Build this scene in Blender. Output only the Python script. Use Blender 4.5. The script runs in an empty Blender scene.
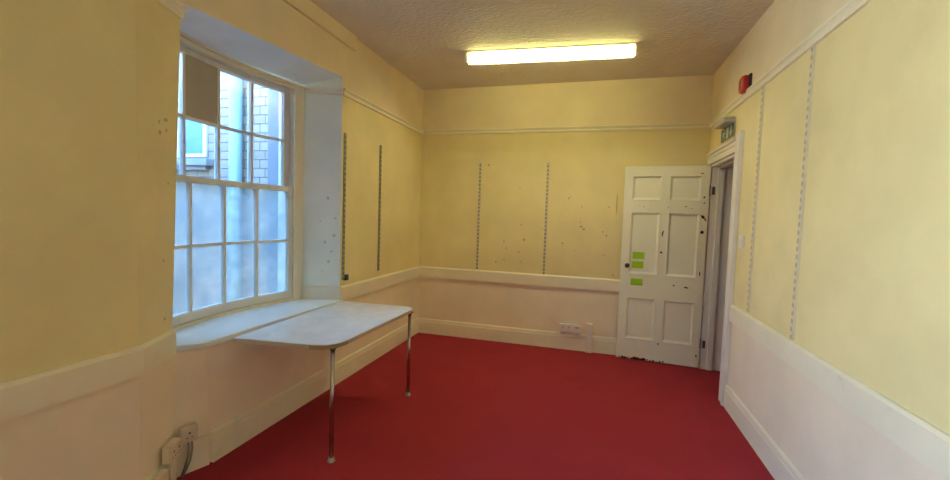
import bpy, bmesh, math, random
from mathutils import Vector, Matrix
random.seed(7)
sc = bpy.context.scene
COL = sc.collection

# ------------------------------------------------------------------ camera
cam_d = bpy.data.cameras.new('camera')
cam = bpy.data.objects.new('camera', cam_d); COL.objects.link(cam)
CAM = Vector((2.1194, -4.9461, 1.5))
R_ = Vector((0.96167132, 0.27222173, 0.03291801)); F_ = Vector((-0.27023329, 0.96124666, -0.05457864)); U_ = Vector((-0.04649982, 0.04359117, 0.99796672))
m = Matrix(((R_.x, U_.x, -F_.x, CAM.x), (R_.y, U_.y, -F_.y, CAM.y), (R_.z, U_.z, -F_.z, CAM.z), (0, 0, 0, 1)))
cam.matrix_world = m
cam_d.sensor_width = 36.0; cam_d.lens = 420.455 * 36 / 950
cam_d.clip_start = 0.05
sc.camera = cam

# ------------------------------------------------------------------ sky, exposure
w = bpy.data.worlds.new('sky'); sc.world = w; w.use_nodes = True
nt = w.node_tree; nt.nodes.clear()
wo = nt.nodes.new('ShaderNodeOutputWorld'); bg = nt.nodes.new('ShaderNodeBackground')
tc = nt.nodes.new('ShaderNodeTexCoord'); sx = nt.nodes.new('ShaderNodeSeparateXYZ'); rp = nt.nodes.new('ShaderNodeValToRGB')
nt.links.new(tc.outputs['Generated'], sx.inputs[0]); nt.links.new(sx.outputs['Z'], rp.inputs[0])
rp.color_ramp.elements[0].position = 0.0; rp.color_ramp.elements[0].color = (.96, .98, 1.0, 1)
rp.color_ramp.elements[1].position = .42; rp.color_ramp.elements[1].color = (.120, .30, .66, 1)
nt.links.new(rp.outputs[0], bg.inputs['Color']); bg.inputs['Strength'].default_value = 25.0
nt.links.new(bg.outputs[0], wo.inputs['Surface'])
sc.view_settings.view_transform = 'Standard'; sc.view_settings.look = 'None'
sc.view_settings.exposure = 0.0; sc.view_settings.gamma = 1.0; sc.view_settings.use_curve_mapping = False
sc.cycles.max_bounces = 14; sc.cycles.diffuse_bounces = 8; sc.cycles.glossy_bounces = 4
sc.cycles.transmission_bounces = 10; sc.cycles.transparent_max_bounces = 12
sc.cycles.sample_clamp_indirect = 6.0
TUBE_STRENGTH = 255.0
TUBE_COLOR = (1.0, .94, .56)

# ------------------------------------------------------------------ dimensions
W, H = 3.2446, 3.057           # room width, ceiling height
Y0 = -6.3                      # wall behind the camera
ZR, ZRT = 2.504, 2.565         # picture rail
ZD, ZDT = .720, .854           # dado board
ZS = .188                      # skirting
YJ = -1.745                    # where the window recess meets the long wall
PA, PB, PN = (0.0, -3.268), (.12, -3.52), (.12, Y0)   # pier beside the window
PT = (0.012, -3.216)           # top of the pier's edge
YC, XA, KA = -2.5, -.40, .25   # bow of the window
def arc(y): return XA + KA * (y - YC) ** 2

# ------------------------------------------------------------------ node materials
def newmat(name):
    mt = bpy.data.materials.new(name); mt.use_nodes = True
    return mt, mt.node_tree, mt.node_tree.nodes['Principled BSDF']
def coords(nt):
    t = nt.nodes.new('ShaderNodeTexCoord'); return t.outputs['Object']
def noise(nt, vec, scale, detail=3, rough=.55):
    n = nt.nodes.new('ShaderNodeTexNoise'); n.inputs['Scale'].default_value = scale
    n.inputs['Detail'].default_value = detail; n.inputs['Roughness'].default_value = rough
    nt.links.new(vec, n.inputs['Vector']); return n
def mixc(nt, fac, a, b):
    x = nt.nodes.new('ShaderNodeMix'); x.data_type = 'RGBA'
    for s, v in ((x.inputs['Factor'], fac), (x.inputs['A'], a), (x.inputs['B'], b)):
        if isinstance(v, (tuple, list)): s.default_value = (*v[:3], 1)
        elif isinstance(v, (int, float)): s.default_value = v
        else: nt.links.new(v, s)
    return x.outputs['Result']
def math_(nt, op, a, b=0.0):
    x = nt.nodes.new('ShaderNodeMath'); x.operation = op
    for s, v in zip(x.inputs, (a, b)):
        if isinstance(v, (int, float)): s.default_value = v
        else: nt.links.new(v, s)
    return x.outputs[0]
def ramp(nt, fac, p0, p1):
    r = nt.nodes.new('ShaderNodeMapRange'); r.inputs['From Min'].default_value = p0; r.inputs['From Max'].default_value = p1
    nt.links.new(fac, r.inputs['Value']); return r.outputs['Result']
def bump(nt, bsdf, height, strength, dist=.002):
    b = nt.nodes.new('ShaderNodeBump'); b.inputs['Strength'].default_value = strength; b.inputs['Distance'].default_value = dist
    nt.links.new(height, b.inputs['Height']); nt.links.new(b.outputs[0], bsdf.inputs['Normal'])
def spot_mask(nt, vec, spots, wob=.006, flat=(1, .2)):
    """chips and screw holes of their own shape, each at its own place on the surface"""
    n = noise(nt, vec, 60, 2)
    sub = nt.nodes.new('ShaderNodeVectorMath'); sub.operation = 'SUBTRACT'; nt.links.new(n.outputs['Color'], sub.inputs[0]); sub.inputs[1].default_value = (.5, .5, .5)
    scl = nt.nodes.new('ShaderNodeVectorMath'); scl.operation = 'SCALE'; nt.links.new(sub.outputs[0], scl.inputs[0]); scl.inputs['Scale'].default_value = wob * 2
    add = nt.nodes.new('ShaderNodeVectorMath'); add.operation = 'ADD'; nt.links.new(vec, add.inputs[0]); nt.links.new(scl.outputs[0], add.inputs[1])
    out = None
    for (x, y, z, r, st) in spots:            # st stretches the mark upwards
        s = nt.nodes.new('ShaderNodeVectorMath'); s.operation = 'SUBTRACT'; nt.links.new(add.outputs[0], s.inputs[0]); s.inputs[1].default_value = (x, y, z)
        k = nt.nodes.new('ShaderNodeVectorMath'); k.operation = 'MULTIPLY'; nt.links.new(s.outputs[0], k.inputs[0]); k.inputs[1].default_value = (flat[0], flat[1], 1 / st)
        l = nt.nodes.new('ShaderNodeVectorMath'); l.operation = 'LENGTH'; nt.links.new(k.outputs[0], l.inputs[0])
        c = math_(nt, 'LESS_THAN', l.outputs['Value'], r)
        out = c if out is None else math_(nt, 'MAXIMUM', out, c)
    return out
def paint(name, col, var=.06, rough=.55, bmp=.15, bscale=30, spots=None, spot_col=(.10, .07, .045), dirt=0.0, dirt_col=(.35, .28, .18), flat=(1, .2), spots2=None, spot2_col=(.02, .015, .01)):
    mt, nt, b = newmat(name); v = coords(nt)
    n = noise(nt, v, 2.2, 4); n2 = noise(nt, v, bscale, 4)
    dark = tuple(c * (1 - var) for c in col); lite = tuple(min(1, c * (1 + var)) for c in col)
    c = mixc(nt, ramp(nt, n.outputs['Fac'], .35, .65), dark, lite)
    if dirt:
        d = noise(nt, v, 9, 6, .7); c = mixc(nt, math_(nt, 'MULTIPLY', ramp(nt, d.outputs['Fac'], .60, .72), dirt), c, dirt_col)
    if spots: c = mixc(nt, math_(nt, 'MULTIPLY', spot_mask(nt, v, spots, flat=flat), .5), c, spot_col)
    if spots2: c = mixc(nt, spot_mask(nt, v, spots2), c, spot2_col)
    nt.links.new(c, b.inputs['Base Color']); b.inputs['Roughness'].default_value = rough
    b.inputs['Specular IOR Level'].default_value = .3
    if bmp: bump(nt, b, n2.outputs['Fac'], bmp)
    return mt
def plain(name, col, rough=.5, metal=0.0, spec=.5):
    mt, nt, b = newmat(name); v = coords(nt); n = noise(nt, v, 25, 3)
    c = mixc(nt, n.outputs['Fac'], tuple(x * .93 for x in col), tuple(min(1, x * 1.06) for x in col))
    nt.links.new(c, b.inputs['Base Color']); b.inputs['Roughness'].default_value = rough; b.inputs['Metallic'].default_value = metal
    b.inputs['Specular IOR Level'].default_value = spec
    return mt

rw = random.Random(3)
back_holes = [(.87, 0, 2.13, 0.0110, 1), (1.26, 0, 1.86, 0.0076, 1), (1.33, 0, 1.25, 0.0153, 1), (1.09, 0, 1.22, 0.0102, 1), (1.12, 0, 1.14, 0.0085, 1),
              (1.27, 0, 1.10, 0.0119, .7), (1.29, 0, 1.43, 0.0085, 1), (1.0, 0, .97, 0.0110, 1), (1.10, 0, 1.00, 0.0068, 1), (1.83, 0, 1.75, 0.0102, 1), (1.85, 0, 1.77, 0.0076, 1),
              (1.98, 0, 1.43, 0.0187, .6), (2.01, 0, 1.40, 0.0170, .7), (1.97, 0, 1.48, 0.0085, 1), (2.26, 0, 1.34, 0.0102, 1), (2.22, 0, 1.38, 0.0085, 1), (2.27, 0, 1.66, 0.0085, 1),
              (1.98, 0, 1.66, 0.0076, 1), (1.78, 0, 1.23, 0.0102, 1), (1.93, 0, 1.16, 0.0059, 1), (2.35, 0, .90, 0.0093, 1), (2.24, 0, 1.12, 0.0068, 1), (2.36, 0, 1.5, 0.0068, 1), (1.54, 0, 1.39, 0.0068, 1), (2.15, 0, 1.72, 0.0059, 1), (1.30, 0, .99, 0.0059, 1)]
M = {}
M['upper'] = paint('yellow cream wall paint', (.79, .68, .35), .05, .6, .12, 45)
M['upper_back'] = paint('yellow cream wall paint with screw holes', (.79, .68, .35), .05, .6, .12, 45, spots=back_holes, spot_col=(.16, .11, .05),
                        spots2=[(2.355, 0, 1.70, .0085, 14)], spot2_col=(.52, .42, .2))
M['lower'] = paint('magnolia wall paint', (.85, .74, .55), .05, .6, .12, 45)
M['frieze'] = paint('pale cream frieze paint', (.80, .68, .45), .05, .6, .12, 45)
M['reveal'] = paint('white reveal paint', (.81, .87, .85), .05, .55, .12, 45,
                    spots=[(-.10, -1.76, 1.62, .012, 1.3), (-.16, -1.77, 1.42, .010, 1), (-.05, -1.75, 1.30, .014, 1), (-.12, -1.77, 1.24, .011, 1.4), (-.07, -1.76, 1.16, .010, 1),
                           (-.20, -1.78, 1.18, .009, 1), (-.09, -1.76, 1.07, .012, 1.2), (-.14, -1.77, .99, .008, 1), (-.04, -1.75, 1.45, .009, 1)], spot_col=(.36, .30, .2))
M['pier'] = paint('yellow cream wall paint scuffed', (.79, .68, .35), .05, .6, .12, 45, flat=(.3, 1),
                  spots=[(.03, -3.335, 1.93, .016, .7), (.045, -3.375, 1.86, .012, 1.2), (.03, -3.33, 1.88, .009, 1.6), (.05, -3.38, 1.91, .008, 1.6), (.02, -3.31, 1.62, .008, 1), (.035, -3.345, 1.23, .008, 1), (.03, -3.33, .93, .008, 1)], spot_col=(.22, .16, .08))
M['trim'] = paint('cream gloss trim paint', (.84, .78, .58), .04, .38, .06, 20, dirt=.18)
M['white'] = paint('white gloss trim paint', (.80, .77, .68), .03, .35, .06, 20, dirt=.12)
M['sash'] = paint('weathered white sash paint', (.70, .69, .64), .05, .42, .15, 60, dirt=.45, dirt_col=(.25, .23, .19))
M['frame'] = paint('cream window lining paint', (.74, .68, .53), .04, .45, .08, 30, dirt=.2)
M['sill'] = paint('white sill paint', (.78, .85, .88), .03, .35, .05, 20, dirt=.06)
M['board'] = paint('grey brown hardboard', (.42, .36, .28), .05, .7, .1, 60)
M['plastic'] = plain('cream white plastic', (.82, .78, .68), .35)
M['plastic_old'] = plain('aged cream plastic', (.72, .64, .48), .4)
M['dark'] = plain('dark plastic', (.02, .02, .022), .45)
M['hole'] = plain('black socket opening', (.015, .013, .012), .7)
M['brown'] = plain('dark brown knob', (.035, .022, .015), .3)
M['iron'] = plain('dark painted iron', (.05, .04, .03), .5)
M['alu'] = plain('dull aluminium', (.36, .36, .29), .5, .4)
M['chrome'] = plain('worn chrome', (.50, .42, .38), .22, 1.0)
M['red'] = plain('red alarm plastic', (.42, .016, .011), .32)
M['rubber'] = plain('pale rubber ferrule', (.45, .40, .34), .5)
M['lime'] = plain('lime green paper', (.33, .60, .004), .65)
M['cable'] = plain('grey cable sheath', (.22, .20, .17), .45)
M['pipe'] = plain('pale blue painted pipe', (.26, .37, .38), .4)
M['green'] = plain('exit sign green', (.02, .09, .05), .35)
M['signwhite'] = plain('exit sign white', (.50, .52, .45), .4)
M['render'] = paint('pale blue grey render', (.26, .26, .26), .05, .8, .2, 30)
M['corridor'] = paint('corridor wall paint', (.50, .40, .28), .05, .6, .1, 40)
M['ground'] = paint('courtyard paving', (.24, .235, .22), .1, .9, .3, 12)
M['stone'] = paint('weathered stone sill', (.27, .29, .29), .12, .8, .3, 25)

def mk_track(name, col, slot, metal=0.0):
    mt, nt, b = newmat(name); v = coords(nt); sp = nt.nodes.new('ShaderNodeSeparateXYZ'); nt.links.new(v, sp.inputs[0])
    zz = math_(nt, 'FRACT', math_(nt, 'DIVIDE', sp.outputs['Z'], .046)); inz = math_(nt, 'LESS_THAN', zz, .52)
    dx = math_(nt, 'ABSOLUTE', math_(nt, 'SUBTRACT', math_(nt, 'ABSOLUTE', sp.outputs['X']), .0062)); inx = math_(nt, 'LESS_THAN', dx, .0034)
    n = noise(nt, v, 40, 3); base = mixc(nt, n.outputs['Fac'], tuple(c * .88 for c in col), tuple(min(1, c * 1.1) for c in col))
    nt.links.new(mixc(nt, math_(nt, 'MULTIPLY', inz, inx), base, slot), b.inputs['Base Color']); b.inputs['Roughness'].default_value = .5; b.inputs['Metallic'].default_value = metal
    return mt
M['track_alu'] = mk_track('dull aluminium slotted channel', (.36, .36, .28), (.07, .065, .045), .3)
M['track_cream'] = mk_track('cream painted slotted channel', (.70, .63, .44), (.30, .26, .17))
M['track_grey'] = mk_track('grey painted slotted channel', (.60, .55, .40), (.13, .12, .10))
def mk_table():
    mt, nt, b = newmat('white mottled laminate'); v = coords(nt)
    n = noise(nt, v, 5, 6, .7); n.inputs['Distortion'].default_value = 1.2
    nt.links.new(mixc(nt, ramp(nt, n.outputs['Fac'], .4, .62), (.70, .72, .73), (.82, .83, .83)), b.inputs['Base Color'])
    b.inputs['Roughness'].default_value = .32; return mt
M['laminate'] = mk_table()
M['edge'] = paint('worn table edging', (.46, .40, .31), .1, .55, .1, 40, dirt=.5, dirt_col=(.16, .10, .06))
M['edge_worn'] = paint('bare chipped edging', (.30, .22, .12), .3, .6, .3, 60, dirt=.9, dirt_col=(.06, .04, .025))
def mk_carpet():
    mt, nt, b = newmat('red cord carpet'); v = coords(nt)
    n = noise(nt, v, 3.0, 5, .65); f = noise(nt, v, 260, 2)
    c1 = mixc(nt, ramp(nt, n.outputs['Fac'], .3, .7), (.345, .033, .046), (.41, .041, .056))
    c2 = mixc(nt, f.outputs['Fac'], c1, (.25, .020, .030))
    nt.links.new(c2, b.inputs['Base Color']); b.inputs['Roughness'].default_value = .95; b.inputs['Specular IOR Level'].default_value = .1
    bump(nt, b, f.outputs['Fac'], .6, .004); return mt
M['carpet'] = mk_carpet()
def mk_ceiling():
    mt, nt, b = newmat('textured ceiling paper'); v = coords(nt)
    n = noise(nt, v, 2, 4); f = nt.nodes.new('ShaderNodeTexNoise'); f.inputs['Scale'].default_value = 26; f.inputs['Detail'].default_value = 5
    mp = nt.nodes.new('ShaderNodeMapping'); mp.inputs['Scale'].default_value = (1, 1.7, 1); nt.links.new(v, mp.inputs[0]); nt.links.new(mp.outputs[0], f.inputs['Vector'])
    nt.links.new(mixc(nt, ramp(nt, n.outputs['Fac'], .35, .65), (.68, .62, .54), (.74, .68, .60)), b.inputs['Base Color'])
    b.inputs['Roughness'].default_value = .7; bump(nt, b, f.outputs['Fac'], .75, .02); return mt
M['ceiling'] = mk_ceiling()
def mk_brick():
    mt, nt, b = newmat('white painted brick'); v = coords(nt)
    mp = nt.nodes.new('ShaderNodeMapping'); mp.inputs['Rotation'].default_value = (math.radians(90), 0, 0); nt.links.new(v, mp.inputs[0])
    br = nt.nodes.new('ShaderNodeTexBrick'); nt.links.new(mp.outputs[0], br.inputs['Vector'])
    br.inputs['Scale'].default_value = 1.0; br.inputs['Brick Width'].default_value = .150; br.inputs['Row Height'].default_value = .092
    br.inputs['Mortar Size'].default_value = .0055; br.inputs['Mortar Smooth'].default_value = .25; br.inputs['Bias'].default_value = -.2
    br.squash = 1.3; br.squash_frequency = 2
    br.inputs['Color1'].default_value = (.335, .288, .210, 1); br.inputs['Color2'].default_value = (.265, .235, .175, 1); br.inputs['Mortar'].default_value = (.12, .12, .12, 1)
    n = noise(nt, v, 14, 5); c = mixc(nt, math_(nt, 'MULTIPLY', ramp(nt, n.outputs['Fac'], .4, .75), .35), br.outputs['Color'], (.20, .21, .22))
    nt.links.new(c, b.inputs['Base Color']); b.inputs['Roughness'].default_value = .8
    inv = math_(nt, 'SUBTRACT', 1.0, br.outputs['Fac']); bump(nt, b, inv, .7, .012); return mt
M['brick'] = mk_brick()
def mk_clear(name, tint):
    mt, nt, b = newmat(name); nt.nodes.remove(b); out = nt.nodes['Material Output']
    t = nt.nodes.new('ShaderNodeBsdfTransparent'); t.inputs['Color'].default_value = (*tint, 1)
    g = nt.nodes.new('ShaderNodeBsdfGlossy'); g.inputs['Roughness'].default_value = .14
    fr = nt.nodes.new('ShaderNodeFresnel'); fr.inputs['IOR'].default_value = 1.25
    mx = nt.nodes.new('ShaderNodeMixShader'); nt.links.new(fr.outputs[0], mx.inputs[0]); nt.links.new(t.outputs[0], mx.inputs[1]); nt.links.new(g.outputs[0], mx.inputs[2])
    nt.links.new(mx.outputs[0], out.inputs['Surface']); return mt
M['glass'] = mk_clear('clear window glass', (.90, .95, .97))
def mk_frost():
    mt, nt, b = newmat('obscured window glass'); nt.nodes.remove(b); out = nt.nodes['Material Output']; v = coords(nt)
    g = nt.nodes.new('ShaderNodeBsdfGlass'); g.inputs['Roughness'].default_value = .11; g.inputs['IOR'].default_value = 1.18; fn = noise(nt, v, 4.5, 5, .65); nt.links.new(mixc(nt, ramp(nt, fn.outputs['Fac'], .38, .66), (.95, .95, .87), (.75, .77, .73)), g.inputs['Color'])
    n = noise(nt, v, 90, 2); bp = nt.nodes.new('ShaderNodeBump'); bp.inputs['Strength'].default_value = .25; bp.inputs['Distance'].default_value = .003
    nt.links.new(n.outputs['Fac'], bp.inputs['Height']); nt.links.new(bp.outputs[0], g.inputs['Normal'])
    tr = nt.nodes.new('ShaderNodeBsdfTranslucent'); tr.inputs['Color'].default_value = (.80, .86, .92, 1)
    mx = nt.nodes.new('ShaderNodeMixShader'); mx.inputs[0].default_value = .12
    nt.links.new(g.outputs[0], mx.inputs[1]); nt.links.new(tr.outputs[0], mx.inputs[2]); nt.links.new(mx.outputs[0], out.inputs['Surface']); return mt
M['frost'] = mk_frost()
def mk_diffuser(name, thru, scat, mixf):
    mt, nt, b = newmat(name); nt.nodes.remove(b); out = nt.nodes['Material Output']
    t = nt.nodes.new('ShaderNodeBsdfTransparent'); t.inputs['Color'].default_value = (*thru, 1)
    tr = nt.nodes.new('ShaderNodeBsdfTranslucent'); tr.inputs['Color'].default_value = (*scat, 1)
    mx = nt.nodes.new('ShaderNodeMixShader'); mx.inputs[0].default_value = mixf
    nt.links.new(t.outputs[0], mx.inputs[1]); nt.links.new(tr.outputs[0], mx.inputs[2]); nt.links.new(mx.outputs[0], out.inputs['Surface']); return mt
M['diffuser'] = mk_diffuser('clear prismatic diffuser base', (1, .98, .92), (.92, .86, .60), .5)
M['diffuser_side'] = mk_diffuser('yellowed diffuser side', (.24, .238, .15), (.22, .21, .05), .5)
def mk_tube():
    mt, nt, b = newmat('lit fluorescent tube'); b.inputs['Base Color'].default_value = (.8, .8, .8, 1)
    b.inputs['Emission Color'].default_value = (*TUBE_COLOR, 1); b.inputs['Emission Strength'].default_value = TUBE_STRENGTH; return mt
M['tube'] = mk_tube()
def mk_hood():
    mt, nt, b = newmat('dusty translucent plastic'); b.inputs['Base Color'].default_value = (.62, .58, .48, 1); b.inputs['Roughness'].default_value = .3
    n = noise(nt, coords(nt), 30, 3); nt.links.new(mixc(nt, n.outputs['Fac'], (.52, .48, .39), (.68, .64, .54)), b.inputs['Base Color'])
    b.inputs['Transmission Weight'].default_value = .25; return mt
M['hood'] = mk_hood()
def mk_oppglass():
    mt, nt, b = newmat('dark glass with painted sky reflection'); n = noise(nt, coords(nt), 7, 3)
    nt.links.new(mixc(nt, n.outputs['Fac'], (.05, .16, .24), (.22, .40, .50)), b.inputs['Base Color']); b.inputs['Roughness'].default_value = .12  # blue and teal in the base colour stand for reflected sky
    b.inputs['Specular IOR Level'].default_value = .9; return mt
M['oppglass'] = mk_oppglass()

# ------------------------------------------------------------------ mesh helpers
def obj(name, bm, mat, parent=None, smooth=False, bevel=0.0, seg=2):
    bmesh.ops.recalc_face_normals(bm, faces=bm.faces) if bevel or smooth else None
    me = bpy.data.meshes.new(name); bm.to_mesh(me); bm.free()
    for x in (mat if isinstance(mat, (list, tuple)) else [mat]): me.materials.append(M[x])
    o = bpy.data.objects.new(name, me); COL.objects.link(o)
    if parent: o.parent = parent
    if smooth:
        for p in me.polygons: p.use_smooth = True
    if bevel:
        b = o.modifiers.new('bevel', 'BEVEL'); b.width = bevel; b.segments = seg; b.limit_method = 'ANGLE'; b.angle_limit = math.radians(40)
    return o
def tag(o, label, cat, group=None, kind=None):
    o['label'] = label; o['category'] = cat
    if group: o['group'] = group
    if kind: o['kind'] = kind
    return o
def struct(o, label=None, cat=None):
    o['kind'] = 'structure'
    if label: o['label'] = label; o['category'] = cat
    return o
def empty(name, loc=(0, 0, 0), rz=0.0):
    o = bpy.data.objects.new(name, None); COL.objects.link(o); o.location = loc; o.rotation_euler = (0, 0, rz); o.empty_display_size = .05
    return o
def BM(): return bmesh.new()
def box(bm, x0, x1, y0, y1, z0, z1, mi=0):
    v = [bm.verts.new(p) for p in ((x0, y0, z0), (x1, y0, z0), (x1, y1, z0), (x0, y1, z0), (x0, y0, z1), (x1, y0, z1), (x1, y1, z1), (x0, y1, z1))]
    for f in ((3, 2, 1, 0), (4, 5, 6, 7), (0, 1, 5, 4), (1, 2, 6, 5), (2, 3, 7, 6), (3, 0, 4, 7)):
        bm.faces.new([v[i] for i in f]).material_index = mi
    return v
def quad(bm, a, b, c, d, mi=0):
    f = bm.faces.new([bm.verts.new(p) for p in (a, b, c, d)]); f.material_index = mi; return f
def prism(bm, pts, z0, z1, mi=0):
    n = len(pts); lo = [bm.verts.new((x, y, z0)) for x, y in pts]; hi = [bm.verts.new((x, y, z1)) for x, y in pts]
    bm.faces.new(list(reversed(lo))).material_index = mi; bm.faces.new(hi).material_index = mi
    for i in range(n): bm.faces.new((lo[i], lo[(i + 1) % n], hi[(i + 1) % n], hi[i])).material_index = mi
def tube(bm, pts, r, n=12, caps=True):
    pts = [Vector(p) for p in pts]; rings = []
    up = None
    for i, p in enumerate(pts):
        t = ((pts[i + 1] if i + 1 < len(pts) else p) - (pts[i - 1] if i else p)).normalized()
        if up is None: up = t.orthogonal().normalized()
        up = (up - t * up.dot(t)).normalized(); s = t.cross(up)
        rr = r[i] if isinstance(r, (list, tuple)) else r
        rings.append([bm.verts.new(p + (up * math.cos(a) + s * math.sin(a)) * rr) for a in [2 * math.pi * k / n for k in range(n)]])
    for a, b in zip(rings, rings[1:]):
        for k in range(n): bm.faces.new((a[k], a[(k + 1) % n], b[(k + 1) % n], b[k]))
    if caps: bm.faces.new(list(reversed(rings[0]))); bm.faces.new(rings[-1])
def sweep(bm, path, prof, mi=0):
    """profile (offset into the room, height) swept along a plan path; the room lies on the right hand"""
    P = [Vector(p) for p in path]; rings = []
    for i, p in enumerate(P):
        ns = []
        if i: d = (P[i] - P[i - 1]).normalized(); ns.append(Vector((d.y, -d.x)))
        if i + 1 < len(P): d = (P[i + 1] - P[i]).normalized(); ns.append(Vector((d.y, -d.x)))
        if len(ns) == 2:
            mv = (ns[0] + ns[1]).normalized(); mv = mv / max(.3, mv.dot(ns[0]))
        else: mv = ns[0]
        rings.append([bm.verts.new((p.x + mv.x * o, p.y + mv.y * o, z)) for o, z in prof])
    n = len(prof)
    for a, b in zip(rings, rings[1:]):
        for k in range(n): bm.faces.new((a[k], a[(k + 1) % n], b[(k + 1) % n], b[k])).material_index = mi
    bm.faces.new(list(reversed(rings[0]))).material_index = mi; bm.faces.new(rings[-1]).material_index = mi
    bmesh.ops.recalc_face_normals(bm, faces=bm.faces)
def arcbox(bm, y0, y1, z0, z1, d0, d1, mi=0, n=None):
    """a bar that follows the bow; d0, d1 are depths off its inner face (positive towards the room)"""
    n = n or max(1, int(abs(y1 - y0) / .05)); rings = []
    for i in range(n + 1):
        y = y0 + (y1 - y0) * i / n; x = arc(y)
        rings.append([bm.verts.new(q) for q in ((x + d0, y, z0), (x + d1, y, z0), (x + d1, y, z1), (x + d0, y, z1))])
    for a, b in zip(rings, rings[1:]):
        for k in range(4): bm.faces.new((a[k], a[(k + 1) % 4], b[(k + 1) % 4], b[k])).material_index = mi
    bm.faces.new(list(reversed(rings[0]))).material_index = mi; bm.faces.new(rings[-1]).material_index = mi

# ------------------------------------------------------------------ room shell
bm = BM(); box(bm, -.45, 5.2, Y0 - .1, .75, -.12, 0); struct(obj('floor', bm, 'carpet'))
bm = BM(); box(bm, -.45, 3.55, Y0 - .1, .15, H, H + .15); struct(obj('ceiling', bm, 'ceiling'))

TH = .14
YE = -1.86; XE = -.298                       # where the right-hand reveal meets the window
ZSOF0, ZSOF1 = 2.56, 2.655                  # soffit: near and far heights at the wall face
bm = BM()                                   # materials: 0 upper 1 lower 2 frieze 3 reveal 4 pier
def zones(bm, a, b, z0, z1, mats, a2=None, b2=None):
    """one stretch of wall between plan points a and b, split at dado and picture rail"""
    cuts = [z0] + [z for z in (ZD + .06, ZR + .03) if z0 < z < z1] + [z1]
    for lo, hi in zip(cuts, cuts[1:]):
        mid = (lo + hi) / 2; k = mats[1] if mid < ZD + .06 else (mats[2] if mid > ZR + .03 else mats[0])
        def at(p, p2, z):
            t = 0 if p2 is None else max(0, min(1, (z - .73) / (2.56 - .73)))
            q = p if p2 is None else (p[0] + (p2[0] - p[0]) * t, p[1] + (p2[1] - p[1]) * t)
            return (q[0], q[1], z)
        quad(bm, at(a, a2, lo), at(b, b2, lo), at(b, b2, hi), at(a, a2, hi), k)
zones(bm, (0, YJ), (0, 0), 0, H, (0, 1, 2))                           # long wall up to the far corner
quad(bm, (0, -3.05, 0), (0, YJ, 0), (0, YJ, .706), (0, -3.05, .706), 1)    # below the sill
quad(bm, (-.086, -3.28, 0), (0, -3.05, 0), (0, -3.05, .706), (-.086, -3.28, .706), 1)
zones(bm, PN, (.12, -6.05), 0, H, (0, 1, 2)); zones(bm, (.12, -4.25), PB, 0, H, (0, 1, 2)); zones(bm, (.12, -6.05), (.12, -4.25), 0, .62, (1, 1, 2)); zones(bm, (.12, -6.05), (.12, -4.25), 2.7, H, (2, 2, 2))
quad(bm, (.12, -6.05, .62), (-.37, -6.05, .62), (-.37, -6.05, 2.7), (.12, -6.05, 2.7), 3); quad(bm, (.12, -4.25, .62), (-.37, -4.25, .62), (-.37, -4.25, 2.7), (.12, -4.25, 2.7), 3)
quad(bm, (.12, -6.05, .62), (.12, -4.25, .62), (-.37, -4.25, .62), (-.37, -6.05, .62), 3); quad(bm, (.12, -6.05, 2.7), (.12, -4.25, 2.7), (-.37, -4.25, 2.7), (-.37, -6.05, 2.7), 3)
zones(bm, PB, PA, 0, H, (4, 1, 2), None, PT)   # pier
quad(bm, (0, YJ, .70), (XE, YE, .70), (XE, YE, 2.70), (0, YJ, 2.70), 3)    # splayed reveal
zones(bm, PA, (-.36, -3.26), 0, 2.7, (3, 3, 3), PT, None)
quad(bm, (PT[0], PT[1], ZSOF0), (0, YJ, ZSOF1), (0, YJ, H), (PT[0], PT[1], H), 2)  # wall over the recess
n = 14                                                                 # soffit
for i in range(n):
    t0, t1 = i / n, (i + 1) / n
    f = lambda t: (PT[0] * (1 - t), PT[1] + (YJ - PT[1]) * t, ZSOF0 + (ZSOF1 - ZSOF0) * t)
    g = lambda t: (arc(-3.24 + (YE + 3.24) * t) - .02, -3.24 + (YE + 3.24) * t, 2.555 + .012 * t)
    quad(bm, f(t0), f(t1), g(t1), g(t0), 3)
box(bm, -.45, -.33, -1.80, 0, 0, H, 2); box(bm, -.45, -.37, -4.25, -3.24, 0, H, 2); box(bm, -.45, -.37, Y0, -6.05, 0, H, 2); box(bm, -.45, -.37, -6.05, -4.25, 0, .62, 2); box(bm, -.45, -.37, -6.05, -4.25, 2.7, H, 2)    # outer leaf of the wall
box(bm, -.45, -.12, -3.24, -1.80, 0, .70, 2); box(bm, -.45, -.10, -3.24, -1.80, 2.72, H, 2)
wall_left = struct(obj('wall_left', bm, ['upper', 'lower', 'frieze', 'reveal', 'pier']))

bm = BM()
for z0, z1, k in ((0, ZD + .06, 1), (ZD + .06, ZR + .03, 0), (ZR + .03, H, 2)): box(bm, -.45, W + .3, 0, TH, z0, z1, k)
struct(obj('wall_back', bm, ['upper_back', 'lower', 'frieze']))
bm = BM()
DN, DF, DT = -.955, -.135, 2.113              # door opening
for z0, z1, k in ((0, ZD + .06, 1), (ZD + .06, ZR + .03, 0), (ZR + .03, H, 2)):
    box(bm, W, W + .2, Y0, DN, z0, z1, k)
    if z0 < DT: box(bm, W, W + .2, DF, 0, z0, min(z1, H), k)
box(bm, W, W + .2, DN, DF, DT, ZR + .03, 0); box(bm, W, W + .2, DN, 0, ZR + .03, H, 2)
struct(obj('wall_right', bm, ['upper', 'lower', 'frieze']))
bm = BM()
for z0, z1, k in ((0, ZD + .06, 1), (ZD + .06, ZR + .03, 0), (ZR + .03, H, 2)): box(bm, -.45, W + .2, Y0 - TH, Y0, z0, z1, k)
struct(obj('wall_front', bm, ['upper', 'lower', 'frieze']))
bm = BM()                                     # corridor beyond the door
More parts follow.
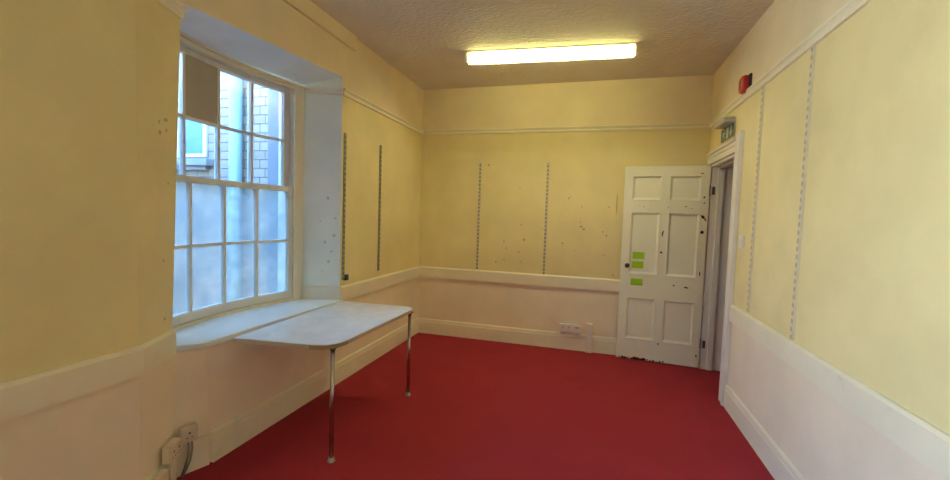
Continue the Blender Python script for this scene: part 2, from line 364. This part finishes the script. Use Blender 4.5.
box(bm, W + .2, 5.2, .62, .74, 0, H); box(bm, 5.1, 5.2, -3.4, .62, 0, H); box(bm, W + .2, 5.2, -3.5, -3.4, 0, H); box(bm, W + .2, 5.2, -3.4, .74, 2.75, 2.85)
box(bm, W + .2, W + .3, TH, .74, 0, H)
struct(obj('wall_corridor', bm, 'corridor'))
bm = BM(); sweep(bm, [(W + .3, .62), (5.1, .62)], [(0, 0), (.02, 0), (.02, .15), (0, .165)]); struct(obj('baseboard_corridor', bm, 'white'))

skirt = [(0, 0), (.021, 0), (.021, ZS - .042), (.017, ZS - .034), (.016, ZS - .014), (.010, ZS - .003), (0, ZS)]
plainskirt = [(0, 0), (.016, 0), (.016, ZS - .012), (0, ZS - .006)]
dado = [(0, ZD), (.022, ZD), (.022, ZDT - .014), (.016, ZDT - .006), (.010, ZDT), (0, ZDT)]
rail = [(0, ZR), (.014, ZR), (.018, ZR + .012), (.014, ZR + .022), (.020, ZR + .034), (.032, ZR + .044), (.032, ZR + .056), (0, ZRT)]
bm = BM(); sweep(bm, [(0, -3.035), (0, 0)], skirt); sweep(bm, [(-.070, -3.236), (0, -3.05)], plainskirt); sweep(bm, [PN, PB, PA], skirt)
struct(obj('baseboard_left', bm, 'trim'))
bm = BM(); sweep(bm, [(0, 0), (W, 0)], skirt); struct(obj('baseboard_back', bm, 'trim'))
bm = BM(); sweep(bm, [(W, DN - .135), (W, Y0)], skirt); struct(obj('baseboard_right', bm, 'trim'))
bm = BM(); sweep(bm, [(XE + .012, YE + .004), (0, YJ)], [(o * .8, z) for o, z in dado], 1); sweep(bm, [(0, YJ), (0, 0), (W, 0), (W, DF + .095)], dado); sweep(bm, [(W, DN - .135), (W, Y0)], dado); sweep(bm, [PN, (.12, -6.06)], dado); sweep(bm, [(.12, -4.24), PB, PA], dado)
struct(obj('trim_1', bm, ['trim', 'white']))             # dado board
bm = BM(); sweep(bm, [(XE + .01, YE + .003), (0, YJ)], [(o * .9, z - .005) for o, z in rail], 1); sweep(bm, [(0, YJ), (0, 0), (W, 0), (W, Y0)], rail); sweep(bm, [PN, PB, (PT[0] - .0005, PT[1] - .002)], [(o, z - .03) for o, z in rail])
struct(obj('trim_2', bm, ['trim', 'white']))             # picture rail
bm = BM(); box(bm, 0, .03, -3.15, -1.577, 2.932, H); struct(obj('trim_3', bm, 'frieze', bevel=.003))   # boxing under the ceiling
bm = BM()                                      # door casing and lining
box(bm, W - .010, W, DF, DF + .095, 0, DT + .09)
box(bm, W - .026, W, DN - .130, DN, 0, DT + .15); box(bm, W - .036, W - .001, DN - .133, DN - .095, 0, DT + .154)
box(bm, W - .020, W, DN, DF + .095, DT, DT + .095); box(bm, W - .032, W, DN, DF + .099, DT + .095, DT + .122)
box(bm, W - .027, W, DN, DF + .095, DT + .055, DT + .066)
box(bm, W + .0, W + .205, DF - .028, DF - .0005, 0, DT); box(bm, W, W + .205, DN + .0005, DN + .028, 0, DT); box(bm, W, W + .205, DN + .028, DF - .028, DT - .028, DT - .0005)
box(bm, W + .06, W + .115, DF - .046, DF - .028, 0, DT - .028); box(bm, W + .06, W + .115, DN + .028, DN + .046, 0, DT - .028); box(bm, W + .06, W + .115, DN + .046, DF - .046, DT - .046, DT - .028)
struct(obj('trim_4', bm, 'white', bevel=.004))

# ------------------------------------------------------------------ the bow window
win = empty('window_1', (-.33, -2.55, .74)); struct(win, 'tall curved sash window with obscured lower panes and one boarded pane', 'window')
inv = Matrix.Translation((.33, 2.55, -.74))
def wobj(name, bm, mat, bevel=.003, parent=None):
    o = obj(name, bm, mat, parent or win, bevel=bevel); o.matrix_parent_inverse = inv if parent is None else Matrix(); return o
YL, YR = -3.16, -1.94                           # outer edges of the sashes
BARS = (-2.835, -2.55, -2.265)
bm = BM()
arcbox(bm, YR, YE - .002, .74, 2.556, -.16, .012); arcbox(bm, -3.255, YL, .74, 2.556, -.16, .012)
arcbox(bm, YL, YR, 2.520, 2.556, -.16, .012); arcbox(bm, YL, YR, 2.540, 2.556, .012, .03)
arcbox(bm, YR - .014, YR, .76, 2.52, .003, .018); arcbox(bm, YL, YR, .74, .762, -.16, .022); arcbox(bm, YL, YR, 2.506, 2.522, .0, .02)
wobj('window_frame', bm, 'frame')
def sash(z0, z1, zb, rb, rt, d0, d1, name):
    bm = BM()
    arcbox(bm, YL, YL + .045, z0, z1, d0, d1); arcbox(bm, YR - .045, YR, z0, z1, d0, d1)
    arcbox(bm, YL + .045, YR - .045, z0, z0 + rb, d0, d1); arcbox(bm, YL + .045, YR - .045, z1 - rt, z1, d0, d1)
    ys = [YL + .045, *BARS, YR - .045]
    for y in BARS: arcbox(bm, y - .011, y + .011, z0 + rb, z1 - rt, d0 + .006, d1 - .004, n=1)
    for a, b in zip(ys, ys[1:]):
        a_ = a + (.011 if a in BARS else 0); b_ = b - (.011 if b in BARS else 0)
        arcbox(bm, a_, b_, zb - .010, zb + .010, d0 + .006, d1 - .004)
    return wobj(name, bm, 'sash', .004)
lower = sash(.764, 1.700, 1.252, .060, .040, -.045, 0, 'lower_sash')
upper = sash(1.672, 2.520, 2.082, .036, .042, -.098, -.052, 'upper_sash')
bm = BM(); arcbox(bm, YL + .04, YR - .04, .82, 1.665, -.030, -.025); o = wobj('obscured_pane', bm, 'frost', 0); o['label'] = 'obscured patterned glass'
bm = BM(); arcbox(bm, YL + .04, YR - .04, 1.70, 2.082, -.082, -.078)
arcbox(bm, YL + .04, BARS[0], 2.082, 2.49, -.082, -.078); arcbox(bm, BARS[1], YR - .04, 2.082, 2.49, -.082, -.078)
bmesh.ops.recalc_face_normals(bm, faces=bm.faces)
for e in bm.edges: e.smooth = not (len(e.link_faces) == 2 and e.calc_face_angle(0) > .7)
for f in bm.faces: f.smooth = True
o = wobj('clear_pane', bm, 'glass', 0)
o['label'] = 'clear glass'
bm = BM(); arcbox(bm, BARS[0] + .008, BARS[1] - .008, 2.092, 2.482, -.074, -.060); o = wobj('board', bm, 'board', .002); o['label'] = 'brown board filling one pane'
bm = BM()
pts = [(.034, YJ - .012), (.034, -3.105), (.022, -3.125), (-.055, -3.205), (-.07, -3.24), (-.30, -3.238)]
pts += [(arc(y) - .02, y) for y in [-3.2 + i * .1 for i in range(14)]] + [(XE + .003, YE - .003), (.0, YJ - .004)]
prism(bm, pts, .706, .741); o = wobj('window_sill', bm, 'sill', .006); o['label'] = 'deep white painted window board'

w3 = empty('window_added', (-.2, -5.0, .82)); struct(w3, 'added unseen sash window for daylight, farther along the long wall', 'window')  # added window out of view, brings daylight to right wall, door and carpet
bm = BM()
for y0, y1, z0, z1 in ((-6.049, -5.99, .621, 2.699), (-4.31, -4.251, .621, 2.699), (-5.99, -4.31, .621, .69), (-5.99, -4.31, 2.63, 2.699), (-5.99, -4.31, 1.64, 1.69), (-5.45, -5.425, .69, 2.63), (-4.875, -4.85, .69, 2.63)):
    box(bm, -.05, -.005, y0 + 5.0, y1 + 5.0, z0 - .82, z1 - .82)
obj('sash_frame', bm, 'sash', w3)
bm = BM(); box(bm, -.03, -.026, -.99, .69, -.13, 1.81); obj('clear_pane', bm, 'glass', w3)
# ------------------------------------------------------------------ outside the window
YN = -1.3
bm = BM(); box(bm, -3.6, -.45, YN, YN + .25, -1.0, 3.0); box(bm, -3.6, -1.74, YN, YN + .25, 3.0, 4.0)
struct(obj('wall_neighbour', bm, 'brick'))
bm = BM(); box(bm, -1.73, -.45, YN - .03, YN + .28, 3.001, 3.05); struct(obj('trim_5', bm, 'stone', bevel=.006))
bm = BM(); box(bm, -.60, -.452, -1.93, YN - .002, -1.0, 3.4); struct(obj('wall_jamb', bm, 'render'))
bm = BM(); box(bm, -3.6, -3.4, -3.9, YN - .002, -1.0, 3.0); box(bm, -3.4, -.47, -4.1, -3.9, -1.0, 2.5); struct(obj('wall_sky_block', bm, 'render'))  # added walls out of view, block the low bright sky from window and brick
bm = BM(); box(bm, -9, -.46, -9, -1.0, -1.1, -1.0); struct(obj('ground_courtyard', bm, 'ground'))
ow = empty('window_2', (-2.35, YN, 2.06)); struct(ow, 'white framed window in the painted brick wall across the yard', 'window')
def owo(name, bm, mat, bevel=.004): o = obj(name, bm, mat, ow, bevel=bevel); o.matrix_parent_inverse = Matrix.Translation((2.35, -YN, -2.06)); return o
bm = BM(); box(bm, -2.72, -1.98, YN - .012, YN - .004, 2.08, 3.0); owo('pane', bm, 'oppglass', 0)
bm = BM()
box(bm, -1.995, -1.955, YN - .03, YN - .001, 2.05, 3.05); box(bm, -2.76, -2.72, YN - .03, YN - .001, 2.05, 3.05)
box(bm, -2.72, -1.995, YN - .03, YN - .001, 2.05, 2.09); box(bm, -2.72, -1.995, YN - .03, YN - .001, 3.0, 3.05); box(bm, -2.72, -1.995, YN - .025, YN - .001, 2.66, 2.685); box(bm, -2.375, -2.345, YN - .025, YN - .001, 2.09, 3.0)
owo('window_frame', bm, 'white')
bm = BM(); box(bm, -2.85, -1.87, YN - .10, YN - .001, 1.955, 2.03); box(bm, -2.85, -1.93, YN - .06, YN - .001, 1.91, 1.955); owo('sill', bm, 'stone', .008)
dp = empty('drainpipe', (-1.50, YN - .08, -1.0))
tag(dp, 'pale blue drainpipe on the white brick wall outside the window', 'pipe')
bm = BM(); tube(bm, [(0, 0, 0), (0, 0, 3.86)], .062, 20); obj('pipe', bm, 'pipe', dp, smooth=True)
for z in (.6, 2.6):
    bm = BM(); tube(bm, [(0, 0, z), (0, 0, z + .05)], .072, 20); box(bm, -.10, .10, .04, .079, z + .005, z + .045); obj('bracket', bm, 'pipe', dp, bevel=.003)

# ------------------------------------------------------------------ six-panel door, standing open against the far wall
HX, HY = 3.235, -.130
ang = math.atan2(.062, .80)
door = empty('door_1', (HX, HY, 0), -ang)      # local -x runs along the leaf, local -y faces the room
struct(door, 'white six panel door standing open against the far wall', 'door')
LW = .815; Z0d, Z1d = .012, 2.098
kx = LW / .85
def lx(x): return (x - 3.265) * kx              # measured place on the leaf -> leaf coordinate
cols = [(lx(2.500), lx(2.800)), (lx(2.885), lx(3.190))]
rows = [(.234, .688), (.943, 1.610), (1.740, 1.998)]
chips = [(lx(3.222), -.02, 1.575, .013, 1.3), (lx(3.236), -.02, 1.56, .010, .8), (lx(3.209), -.02, 1.585, .010, 1.2), (lx(3.243), -.02, 1.545, .009, 1), (lx(3.220), -.02, 1.42, .016, 1),
         (lx(3.208), -.02, 1.415, .008, 1), (lx(3.221), -.02, 1.775, .008, 1.6), (lx(3.225), -.02, 1.72, .009, .8), (lx(2.834), -.02, 1.385, .008, 4), (lx(2.842), -.02, 1.41, .008, 1.5), (lx(2.831), -.02, 1.19, .012, 1),
         (lx(2.977), -.02, .85, .010, 1), (lx(3.094), -.02, .838, .016, .45), (lx(3.11), -.02, .835, .010, .5), (lx(3.222), -.02, .99, .008, 3.5), (lx(2.85), -.02, .21, .009, 1), (lx(3.235), -.02, .13, .009, 1.4),
         (lx(2.58), -.02, 1.68, .006, .6), (lx(2.63), -.02, 1.675, .007, .6), (lx(2.70), -.02, 1.69, .006, .8), (lx(3.05), -.02, 1.68, .010, .5), (lx(3.11), -.02, 1.66, .006, .7), (lx(2.88), -.02, 1.67, .006, 1), (lx(3.19), -.02, 2.02, .014, .35),
         (lx(3.20), -.02, 1.30, .005, 1), (lx(3.23), -.02, 1.29, .005, 1)]
for i in range(15):                              # chipped foot of the door
    x = 2.45 + i * .033; r = .010 + .014 * rw.random()
    chips.append((lx(x), -.02, .012 + .012 * rw.random(), r * (1.0 if 2.48 < x < 2.72 else .55), .9))
M['door'] = paint('chipped white door paint', (.87, .86, .67), .03, .38, .06, 20, dirt=.10, spots2=chips)
bm = BM(); T0, T1 = -.042, 0.0                   # front face local y = -.042
xs = sorted([-LW, 0] + [c for p in cols for c in p]); 
def dbox(x0, x1, z0, z1, y0=T0, y1=T1): box(bm, x0, x1, y0, y1, z0, z1)
dbox(-LW, cols[0][0], Z0d, Z1d); dbox(cols[0][1], cols[1][0], Z0d, Z1d); dbox(cols[1][1], 0, Z0d, Z1d)
for a, b in cols:
    zz = [Z0d] + [z for r in rows for z in r] + [Z1d]
    for i in range(0, len(zz), 2): dbox(a, b, zz[i], zz[i + 1])
obj('leaf', bm, 'door', door)
def panel(x0, x1, z0, z1):
    bm = BM(); m_ = .024; d = .016                # moulded slope and flat field
    o = [(x0, T0 + .001, z0), (x1, T0 + .001, z0), (x1, T0 + .001, z1), (x0, T0 + .001, z1)]
    def ins(k, y): return [(x0 + k, y, z0 + k), (x1 - k, y, z0 + k), (x1 - k, y, z1 - k), (x0 + k, y, z1 - k)]
    rg = [[bm.verts.new(p) for p in r] for r in (ins(-.003, T0 - .001), ins(.003, T0 - .003), ins(.007, T0 + .003), ins(.018, T0 + .008), ins(.021, T0 + .014), ins(.03, T0 + .015))]
    for a, b in zip(rg, rg[1:]):
        for k in range(4): bm.faces.new((a[k], a[(k + 1) % 4], b[(k + 1) % 4], b[k]))
    bm.faces.new(rg[-1])
    bk = [bm.verts.new(p) for p in ((x0 - .003, T1 - .004, z0 - .003), (x1 + .003, T1 - .004, z0 - .003), (x1 + .003, T1 - .004, z1 + .003), (x0 - .003, T1 - .004, z1 + .003))]
    for k in range(4): bm.faces.new((bk[k], bk[(k + 1) % 4], rg[0][(k + 1) % 4], rg[0][k]))
    bm.faces.new(list(reversed(bk))); bmesh.ops.recalc_face_normals(bm, faces=bm.faces)
    obj('panel', bm, 'door', door)
for a, b in cols:
    for c, d in rows: panel(a, b, c, d)
bm = BM(); kz = 1.033; kxp = lx(2.487)
tube(bm, [(kxp, T0, kz), (kxp, T0 - .006, kz), (kxp, T0 - .008, kz), (kxp, T0 - .028, kz), (kxp, T0 - .034, kz), (kxp, T0 - .046, kz), (kxp, T0 - .056, kz), (kxp, T0 - .061, kz)], [.022, .022, .010, .010, .020, .026, .021, .008], 20)
o = obj('knob', bm, 'brown', door, smooth=True); o['label'] = 'dark brown round knob'
for z in (1.845, .262):
    bm = BM(); tube(bm, [(.008, -.022, z - .05), (.008, -.022, z + .05)], .0075, 12); box(bm, .024, .050, -.043, -.036, z - .04, z + .04)
    tube(bm, [(.008, -.022, z + .05), (.008, -.022, z + .056)], .005, 10)
    o = obj('hinge', bm, 'iron', door); o['label'] = 'dark iron butt hinge'
for i, (x0, z0, where, y) in enumerate([(2.538, 1.108, 'uppermost of the three, above its twin on the middle panel', T0 + .0135), (2.534, 1.008, 'in the middle of the three, beside the door knob', T0 + .0135), (2.533, .822, 'lowest of the three, on the rail below the knob', T0 - .0008)]):
    a = lx(x0); bm = BM(); n = 6
    for j in range(n):
        u0, u1 = j / n, (j + 1) / n; cy = lambda u: -.004 * u * u
        q = [(a + .122 * kx * u0, y + .0004, z0), (a + .122 * kx * u1, y + .0004, z0)]
        t0, t1 = cy(u0), cy(u1)
        quad(bm, (0 + .118 * u0, t0 * .5, 0), (.118 * u1, t1 * .5, 0), (.118 * u1, t1 * .1, .072), (.118 * u0, t0 * .1, .072))
    bmesh.ops.remove_doubles(bm, verts=bm.verts, dist=1e-5)
    bmesh.ops.solidify(bm, geom=bm.faces[:], thickness=.0008)
    o = obj('sticky_note', bm, 'lime'); ca, sa = math.cos(-ang), math.sin(-ang); p = (a, y - .0015)
    o.location = (HX + p[0] * ca - p[1] * sa, HY + p[0] * sa + p[1] * ca, z0); o.rotation_euler = (0, 0, -ang)
    tag(o, ['lime green sticky note on the door panel, uppermost of three', 'lime green sticky note on the door panel level with the dark knob', 'lime green sticky note on the door rail below the panel, lowest of three'][i], 'sticky note', 'sticky notes on the door')

# ------------------------------------------------------------------ folding table against the window board
TZ = .729
tab = empty('table', (.37, -2.33, 0)); tag(tab, 'white laminate table with two thin metal legs against the window board', 'table')
def rounded(corners, radii, n=8):
    out = []; k = len(corners)
    for i in range(k):
        p = Vector(corners[i]); a = (Vector(corners[i - 1]) - p).normalized(); b = (Vector(corners[(i + 1) % k]) - p).normalized(); r = radii[i]
        if r == 0: out.append((p.x, p.y)); continue
        for j in range(n + 1):
            t = j / n; q = p + a * r * (1 - t) ** 2 + b * r * t ** 2; out.append((q.x, q.y))
    return out
C4 = [(.072, -2.944), (.708, -2.868), (.722, -1.722), (.036, -1.752)]
def tloc(pts): return [(x - .37, y + 2.33) for x, y in pts]
bm = BM(); prism(bm, tloc(rounded(C4, [0, .15, .12, .0])), TZ - .004, TZ); obj('tabletop', bm, 'laminate', tab)
bm = BM(); cx, cy = .39, -2.32
inset = [(cx + (x - cx) * .998, cy + (y - cy) * .998) for x, y in rounded(C4, [0, .15, .12, .0])]
prism(bm, tloc(inset), TZ - .028, TZ - .0045); o = obj('core', bm, 'edge', tab); o['label'] = 'grey brown worn edge'
bm = BM()
poly = rounded(C4, [0, .15, .12, .0], 10); ci = [q for q in poly if q[0] > .55 and q[1] < -2.7]
for a, b in zip(ci, ci[1:]):
    a1 = (cx + (a[0] - cx) * 1.003, cy + (a[1] - cy) * 1.003); b1 = (cx + (b[0] - cx) * 1.003, cy + (b[1] - cy) * 1.003)
    prism(bm, tloc([a, a1, b1, b]), TZ - .027, TZ - .0055)
o = obj('corner_edging', bm, 'edge_worn', tab); o['label'] = 'bare chipped corner edging'
for (x, y) in ((.660, -2.800), (.696, -1.790)):
    bm = BM(); X, Y = x - .37, y + 2.33
    tube(bm, [(X, Y, .018), (X, Y, TZ - .030)], .0135, 16)
    lg = obj('leg', bm, 'chrome', tab, smooth=True); lg['label'] = 'thin worn chrome leg'
    bm = BM(); tube(bm, [(X, Y, 0), (X, Y, .004), (X, Y, .010), (X, Y, .019), (X, Y, .026)], [.022, .023, .021, .017, .0155], 18); obj('foot', bm, 'rubber', lg, smooth=True)
    bm = BM(); tube(bm, [(X, Y, TZ - .046), (X, Y, TZ - .034), (X, Y, TZ - .0285)], [.018, .020, .034], 18); obj('mounting_plate', bm, 'iron', lg)
bm = BM(); box(bm, .10 - .37, .19 - .37, -2.895 + 2.33, -2.870 + 2.33, TZ - .046, TZ - .0285); box(bm, .10 - .37, .125 - .37, -2.895 + 2.33, -1.80 + 2.33, TZ - .050, TZ - .0285)
obj('batten', bm, 'edge', tab, bevel=.002)

# ------------------------------------------------------------------ shelving uprights
def upright(loc, rz, h, mat, label, where, step=.05):
    r = empty('shelf_upright', loc, rz); tag(r, label, 'shelf track', where)
    bm = BM()                                      # a folded channel, open towards the wall, standing off local -y
    box(bm, -.0115, .0115, -.013, -.0115, 0, h); box(bm, -.0125, -.0115, -.013, 0, 0, h); box(bm, .0115, .0125, -.013, 0, 0, h)
    obj('channel', bm, mat, r)
    for k in range(4):
        z = .02 + (h - .04) * k / 3; bm = BM(); tube(bm, [(0, -.0128, z), (0, -.0150, z)], .0042, 10); obj('screw', bm, 'alu', r)
    return r
u = upright((0, -1.703, .905), math.radians(90), 1.285, 'track_alu', 'bare metal shelf upright on the long wall at the edge of the window recess', 'uprights on the long wall')
bm = BM(); box(bm, -.004, .038, -.030, 0, -.005, .045); o = obj('end_clip', bm, 'dark', u, bevel=.003); o.location = (.016, 0, 0); o['label'] = 'small dark end block'
upright((0, -1.069, .918), math.radians(90), 1.277, 'track_alu', 'bare metal shelf upright on the long wall nearest the room corner', 'uprights on the long wall')
upright((.769, 0, .868), 0, 1.286, 'track_grey', 'grey slotted shelf upright on the far wall, nearer the room corner', 'uprights on the far wall')
upright((1.580, 0, .857), 0, 1.294, 'track_grey', 'grey slotted shelf upright on the far wall, nearer the door', 'uprights on the far wall')
upright((W, -1.452, .872), math.radians(-90), 1.63, 'track_cream', 'cream slotted shelf upright on the wall beside the light switch', 'uprights beyond the doorway')
upright((W, -2.166, .862), math.radians(-90), 1.64, 'track_cream', 'cream slotted shelf upright farthest from the doorway', 'uprights beyond the doorway')

# ------------------------------------------------------------------ sockets, switch, alarm, exit light
def faceplate(name, loc, rz, w_, h_, d, label, cat, kind, mat='plastic', group=None):
    r = empty(name, loc, rz); tag(r, label, cat, group)   # local -y faces the room, origin at the lower middle of its back
    bm = BM(); box(bm, -w_ / 2, w_ / 2, -d, 0, 0, h_); obj('back_box', bm, mat, r, bevel=.003)
    bm = BM(); box(bm, -w_ / 2 - .001, w_ / 2 + .001, -d - .008, -d - .0003, -.001, h_ + .001); obj('plate', bm, mat, r, bevel=.004)
    yf = -d - .0086
    if kind in ('single', 'double'):
        for c in ([0] if kind == 'single' else [-w_ * .24, w_ * .24]):
            bm = BM(); box(bm, c - .004, c + .004, yf, yf + .0005, h_ * .52, h_ * .66); box(bm, c - .016, c - .008, yf, yf + .0005, h_ * .26, h_ * .32); box(bm, c + .008, c + .016, yf, yf + .0005, h_ * .26, h_ * .32); obj('pin_holes', bm, 'hole', r)
            bm = BM(); box(bm, c + .012, c + .022, yf - .004, yf + .0004, h_ * .62, h_ * .84); obj('rocker', bm, mat, r, bevel=.001)
    if kind == 'switch':
        bm = BM(); box(bm, -.008, .008, yf - .005, yf + .0004, h_ * .36, h_ * .64); obj('rocker', bm, mat, r, bevel=.002)
    if kind == 'data':
        bm = BM(); box(bm, -w_ * .25, w_ * .25, yf, yf + .0005, h_ * .66, h_ * .76); obj('port', bm, 'hole', r)
    return r
faceplate('wall_socket', (1.865, -.021, .218), 0, .146, .086, .028, 'white double socket on the far wall skirting, beside the data outlet', 'socket', 'double')
faceplate('data_outlet', (1.990, -.021, .213), 0, .086, .086, .028, 'square white data outlet beside the double socket on the far wall', 'outlet', 'data')
tr = empty('cable_trunking', (2.127, -.0215, 0)); tag(tr, 'short white upright cable trunking on the far wall skirting beside the door', 'trunking')
bm = BM(); box(bm, -.030, .030, -.030, 0, .002, .19); box(bm, -.030, .030, -.030, .0213, .19, .330); obj('channel', bm, 'plastic', tr, bevel=.002)
bm = BM(); box(bm, -.0315, .0315, -.034, -.0303, .002, .331); obj('lid', bm, 'plastic', tr, bevel=.002)
bm = BM(); tube(bm, [(1.80, -.030, .192), (1.96, -.030, .190), (2.055, -.030, .180), (2.095, -.032, .184)], .006, 8)
tag(obj('conduit', bm, 'plastic', smooth=True), 'thin white cable from the double socket to the upright trunking', 'cable')
faceplate('light_switch', (W, -1.225, 1.325), math.radians(-90), .088, .100, .012, 'cream light switch on the wall beside the doorway', 'light switch', 'switch')

al = empty('fire_alarm', (W, -1.128, 2.538), math.radians(-90)); tag(al, 'red fire alarm sounder above the picture rail by the doorway', 'alarm')
bm = BM(); prism(bm, rounded([(-.06, -.020), (.06, -.020), (.06, 0), (-.06, 0)], [.012, .012, 0, 0], 3), 0, .145); obj('base', bm, 'dark', al, bevel=.012, seg=3)
bm = BM(); rg = []
for (y, sx_, sz_) in ((-.0205, .056, .068), (-.044, .056, .068), (-.056, .052, .064), (-.064, .042, .055), (-.067, .028, .044)):
    ring = []
    for k in range(32):
        a = 2 * math.pi * k / 32; ex = .55
        ring.append(bm.verts.new((sx_ * math.copysign(abs(math.cos(a)) ** ex, math.cos(a)), y, .0725 + sz_ * math.copysign(abs(math.sin(a)) ** ex, math.sin(a)))))
    rg.append(ring)
for a, b in zip(rg, rg[1:]):
    for k in range(32): bm.faces.new((a[k], a[(k + 1) % 32], b[(k + 1) % 32], b[k]))
bm.faces.new(rg[0]); bm.faces.new(rg[-1]); obj('sounder', bm, 'red', al, smooth=True)
bm = BM()
for k in range(4): box(bm, -.022, .022, -.0685, -.0668, .045 + k * .016, .051 + k * .016)
obj('grille', bm, 'hole', al)

ex = empty('exit_light', (W, -.675, 2.262), math.radians(-90)); tag(ex, 'emergency exit light over the doorway with a green running man sign below', 'exit sign')
# local x runs from the far wall (negative) to the camera; local -y into the room
bm = BM(); prism(bm, [(-.125, -.095), (.165, -.095), (.17, 0), (-.13, 0)], .1225, .170)
obj('housing', bm, 'hood', ex, bevel=.010, seg=3)
bm = BM(); box(bm, -.19, .19, -.016, -.010, 0, .122); sp = obj('sign_panel', bm, 'signwhite', ex, bevel=.001); sp['label'] = 'green and white exit pictogram'
def plate(pts, y0=-.0175, y1=-.0161):
    bm = BM(); lo = [bm.verts.new((x, y0, z)) for x, z in pts]; hi = [bm.verts.new((x, y1, z)) for x, z in pts]
    bm.faces.new(lo); bm.faces.new(list(reversed(hi))); n = len(pts)
    for i in range(n): bm.faces.new((lo[i], hi[i], hi[(i + 1) % n], lo[(i + 1) % n]))
    bmesh.ops.recalc_face_normals(bm, faces=bm.faces); return bm
def rect(x0, x1, z0, z1): return [(x0, z0), (x1, z0), (x1, z1), (x0, z1)]
obj('green_ground', plate(rect(-.186, .186, .004, .118), -.0170, -.0161), 'green', sp)
fig = [(-.125, .088), (-.105, .088), (-.075, .072), (-.055, .078), (-.052, .070), (-.076, .060), (-.088, .066), (-.092, .052), (-.072, .040), (-.078, .014), (-.090, .014), (-.086, .036), (-.110, .046), (-.128, .024), (-.155, .020), (-.156, .030), (-.134, .034), (-.116, .060), (-.118, .074), (-.132, .066), (-.140, .048), (-.150, .052), (-.142, .074)]
obj('running_figure', plate(fig, -.0180, -.0169), 'signwhite', sp)
obj('figure_head', plate([(-.090 + .0105 * math.cos(a * math.pi / 8), .099 + .0105 * math.sin(a * math.pi / 8)) for a in range(16)], -.0180, -.0169), 'signwhite', sp)
obj('doorway_mark', plate(rect(-.030, .040, .012, .110), -.0180, -.0169), 'signwhite', sp)
obj('arrow', plate([(.085, .112), (.085, .058), (.062, .058), (.106, .012), (.150, .058), (.127, .058), (.127, .112)], -.0180, -.0169), 'signwhite', sp)

# sockets and conduits low on the pier, left of the window
pa = math.atan2(PB[1] - PA[1], PB[0] - PA[0])            # along the pier towards the camera
prz = pa + math.pi / 2 + math.pi / 2                       # turned so that local -y faces the room
nrm = Vector((-math.sin(pa), math.cos(pa))); nrm = nrm if nrm.x > 0 else -nrm
def on_pier(t, off): d = Vector((PB[0] - PA[0], PB[1] - PA[1])).normalized(); q = Vector(PA) + d * t + nrm * off; return q.x, q.y
rz_p = math.atan2(nrm.y, nrm.x) + math.pi / 2
x, y = on_pier(.092, .0); faceplate('wall_socket', (x + nrm.x * .0215, y + nrm.y * .0215, .202), rz_p, .10, .086, .036, 'cream double socket in a deep box on the pier, above two conduits', 'socket', 'double', 'plastic_old')
x, y = on_pier(.200, .0); jb = faceplate('junction_box', (x + nrm.x * .0215, y + nrm.y * .0215, .068), rz_p, .088, .118, .030, 'cream blank junction box low on the pier beside the conduits', 'junction box', 'blank', 'plastic_old')
for i, t in enumerate((.058, .090)):
    x, y = on_pier(t, .036); bm = BM(); tube(bm, [(x, y, 0), (x, y, .200)], .0115, 12)
    tag(obj('conduit', bm, 'plastic_old', smooth=True), ['upright cream conduit under the deep pier socket, nearer the window', 'upright cream conduit under the deep pier socket, nearer the junction box'][i], 'conduit', 'conduits under the pier socket')
an = Vector((.2, -.075)).normalized(); rz_a = math.atan2(an.y, an.x) + math.pi / 2
ax = Vector((-.040, -3.157)); p = ax + an * .0165
faceplate('wall_socket', (p.x, p.y, .197), rz_a, .084, .086, .030, 'cream single socket on the wall under the window board with a cable below', 'socket', 'single', 'plastic_old')
q = ax + an * .030
bm = BM(); tube(bm, [(q.x, q.y, .196), (q.x + .004, q.y, .16), (q.x + .006, q.y - .006, .11), (q.x + .002, q.y - .022, .05), (q.x - .004, q.y - .040, .004)], .006, 10)
tube(bm, [(q.x + .012, q.y + .012, .196), (q.x + .018, q.y + .010, .15), (q.x + .016, q.y, .09), (q.x + .006, q.y - .020, .035), (q.x - .002, q.y - .036, .004)], .005, 10)
tag(obj('cable', bm, 'cable', smooth=True), 'grey cable hanging from the single socket under the window board', 'cable')

# ------------------------------------------------------------------ ceiling light
fr = math.atan2(.097, 1.55); LL, LD, LH = 1.553, .125, .088
fl = empty('ceiling_light', (.872, -1.076, H), fr); tag(fl, 'lit fluorescent batten with a yellowed diffuser on the ceiling', 'ceiling light')
bm = BM(); box(bm, .0, LL, -.004, LD + .004, -.010, -.0005); obj('base_tray', bm, 'plastic', fl, bevel=.002)
bm = BM(); e = .022
prof = [(0, -.0105), (0, -LH + .02), (.006, -LH + .006), (.020, -LH), (LD - .020, -LH), (LD - .006, -LH + .006), (LD, -LH + .02), (LD, -.0105)]
a = [bm.verts.new((e, y, z)) for y, z in prof]; b = [bm.verts.new((LL - e, y, z)) for y, z in prof]
for k in range(len(prof) - 1): bm.faces.new((a[k], a[k + 1], b[k + 1], b[k])).material_index = 0 if k == 3 else 1
obj('diffuser', bm, ['diffuser', 'diffuser_side'], fl)
for x0, x1 in ((0, e), (LL - e, LL)):
    bm = BM(); A = [bm.verts.new((x0, y, z)) for y, z in prof]; B = [bm.verts.new((x1, y, z)) for y, z in prof]; n = len(prof)
    bm.faces.new(A); bm.faces.new(list(reversed(B)))
    for k in range(n): bm.faces.new((A[k], A[(k + 1) % n], B[(k + 1) % n], B[k]))
    bmesh.ops.recalc_face_normals(bm, faces=bm.faces); obj('end_cap', bm, 'plastic', fl)
bm = BM(); tube(bm, [(e + .02, LD / 2, -.045), (LL - e - .02, LD / 2, -.045)], .013, 16); obj('tube', bm, 'tube', fl, smooth=True)
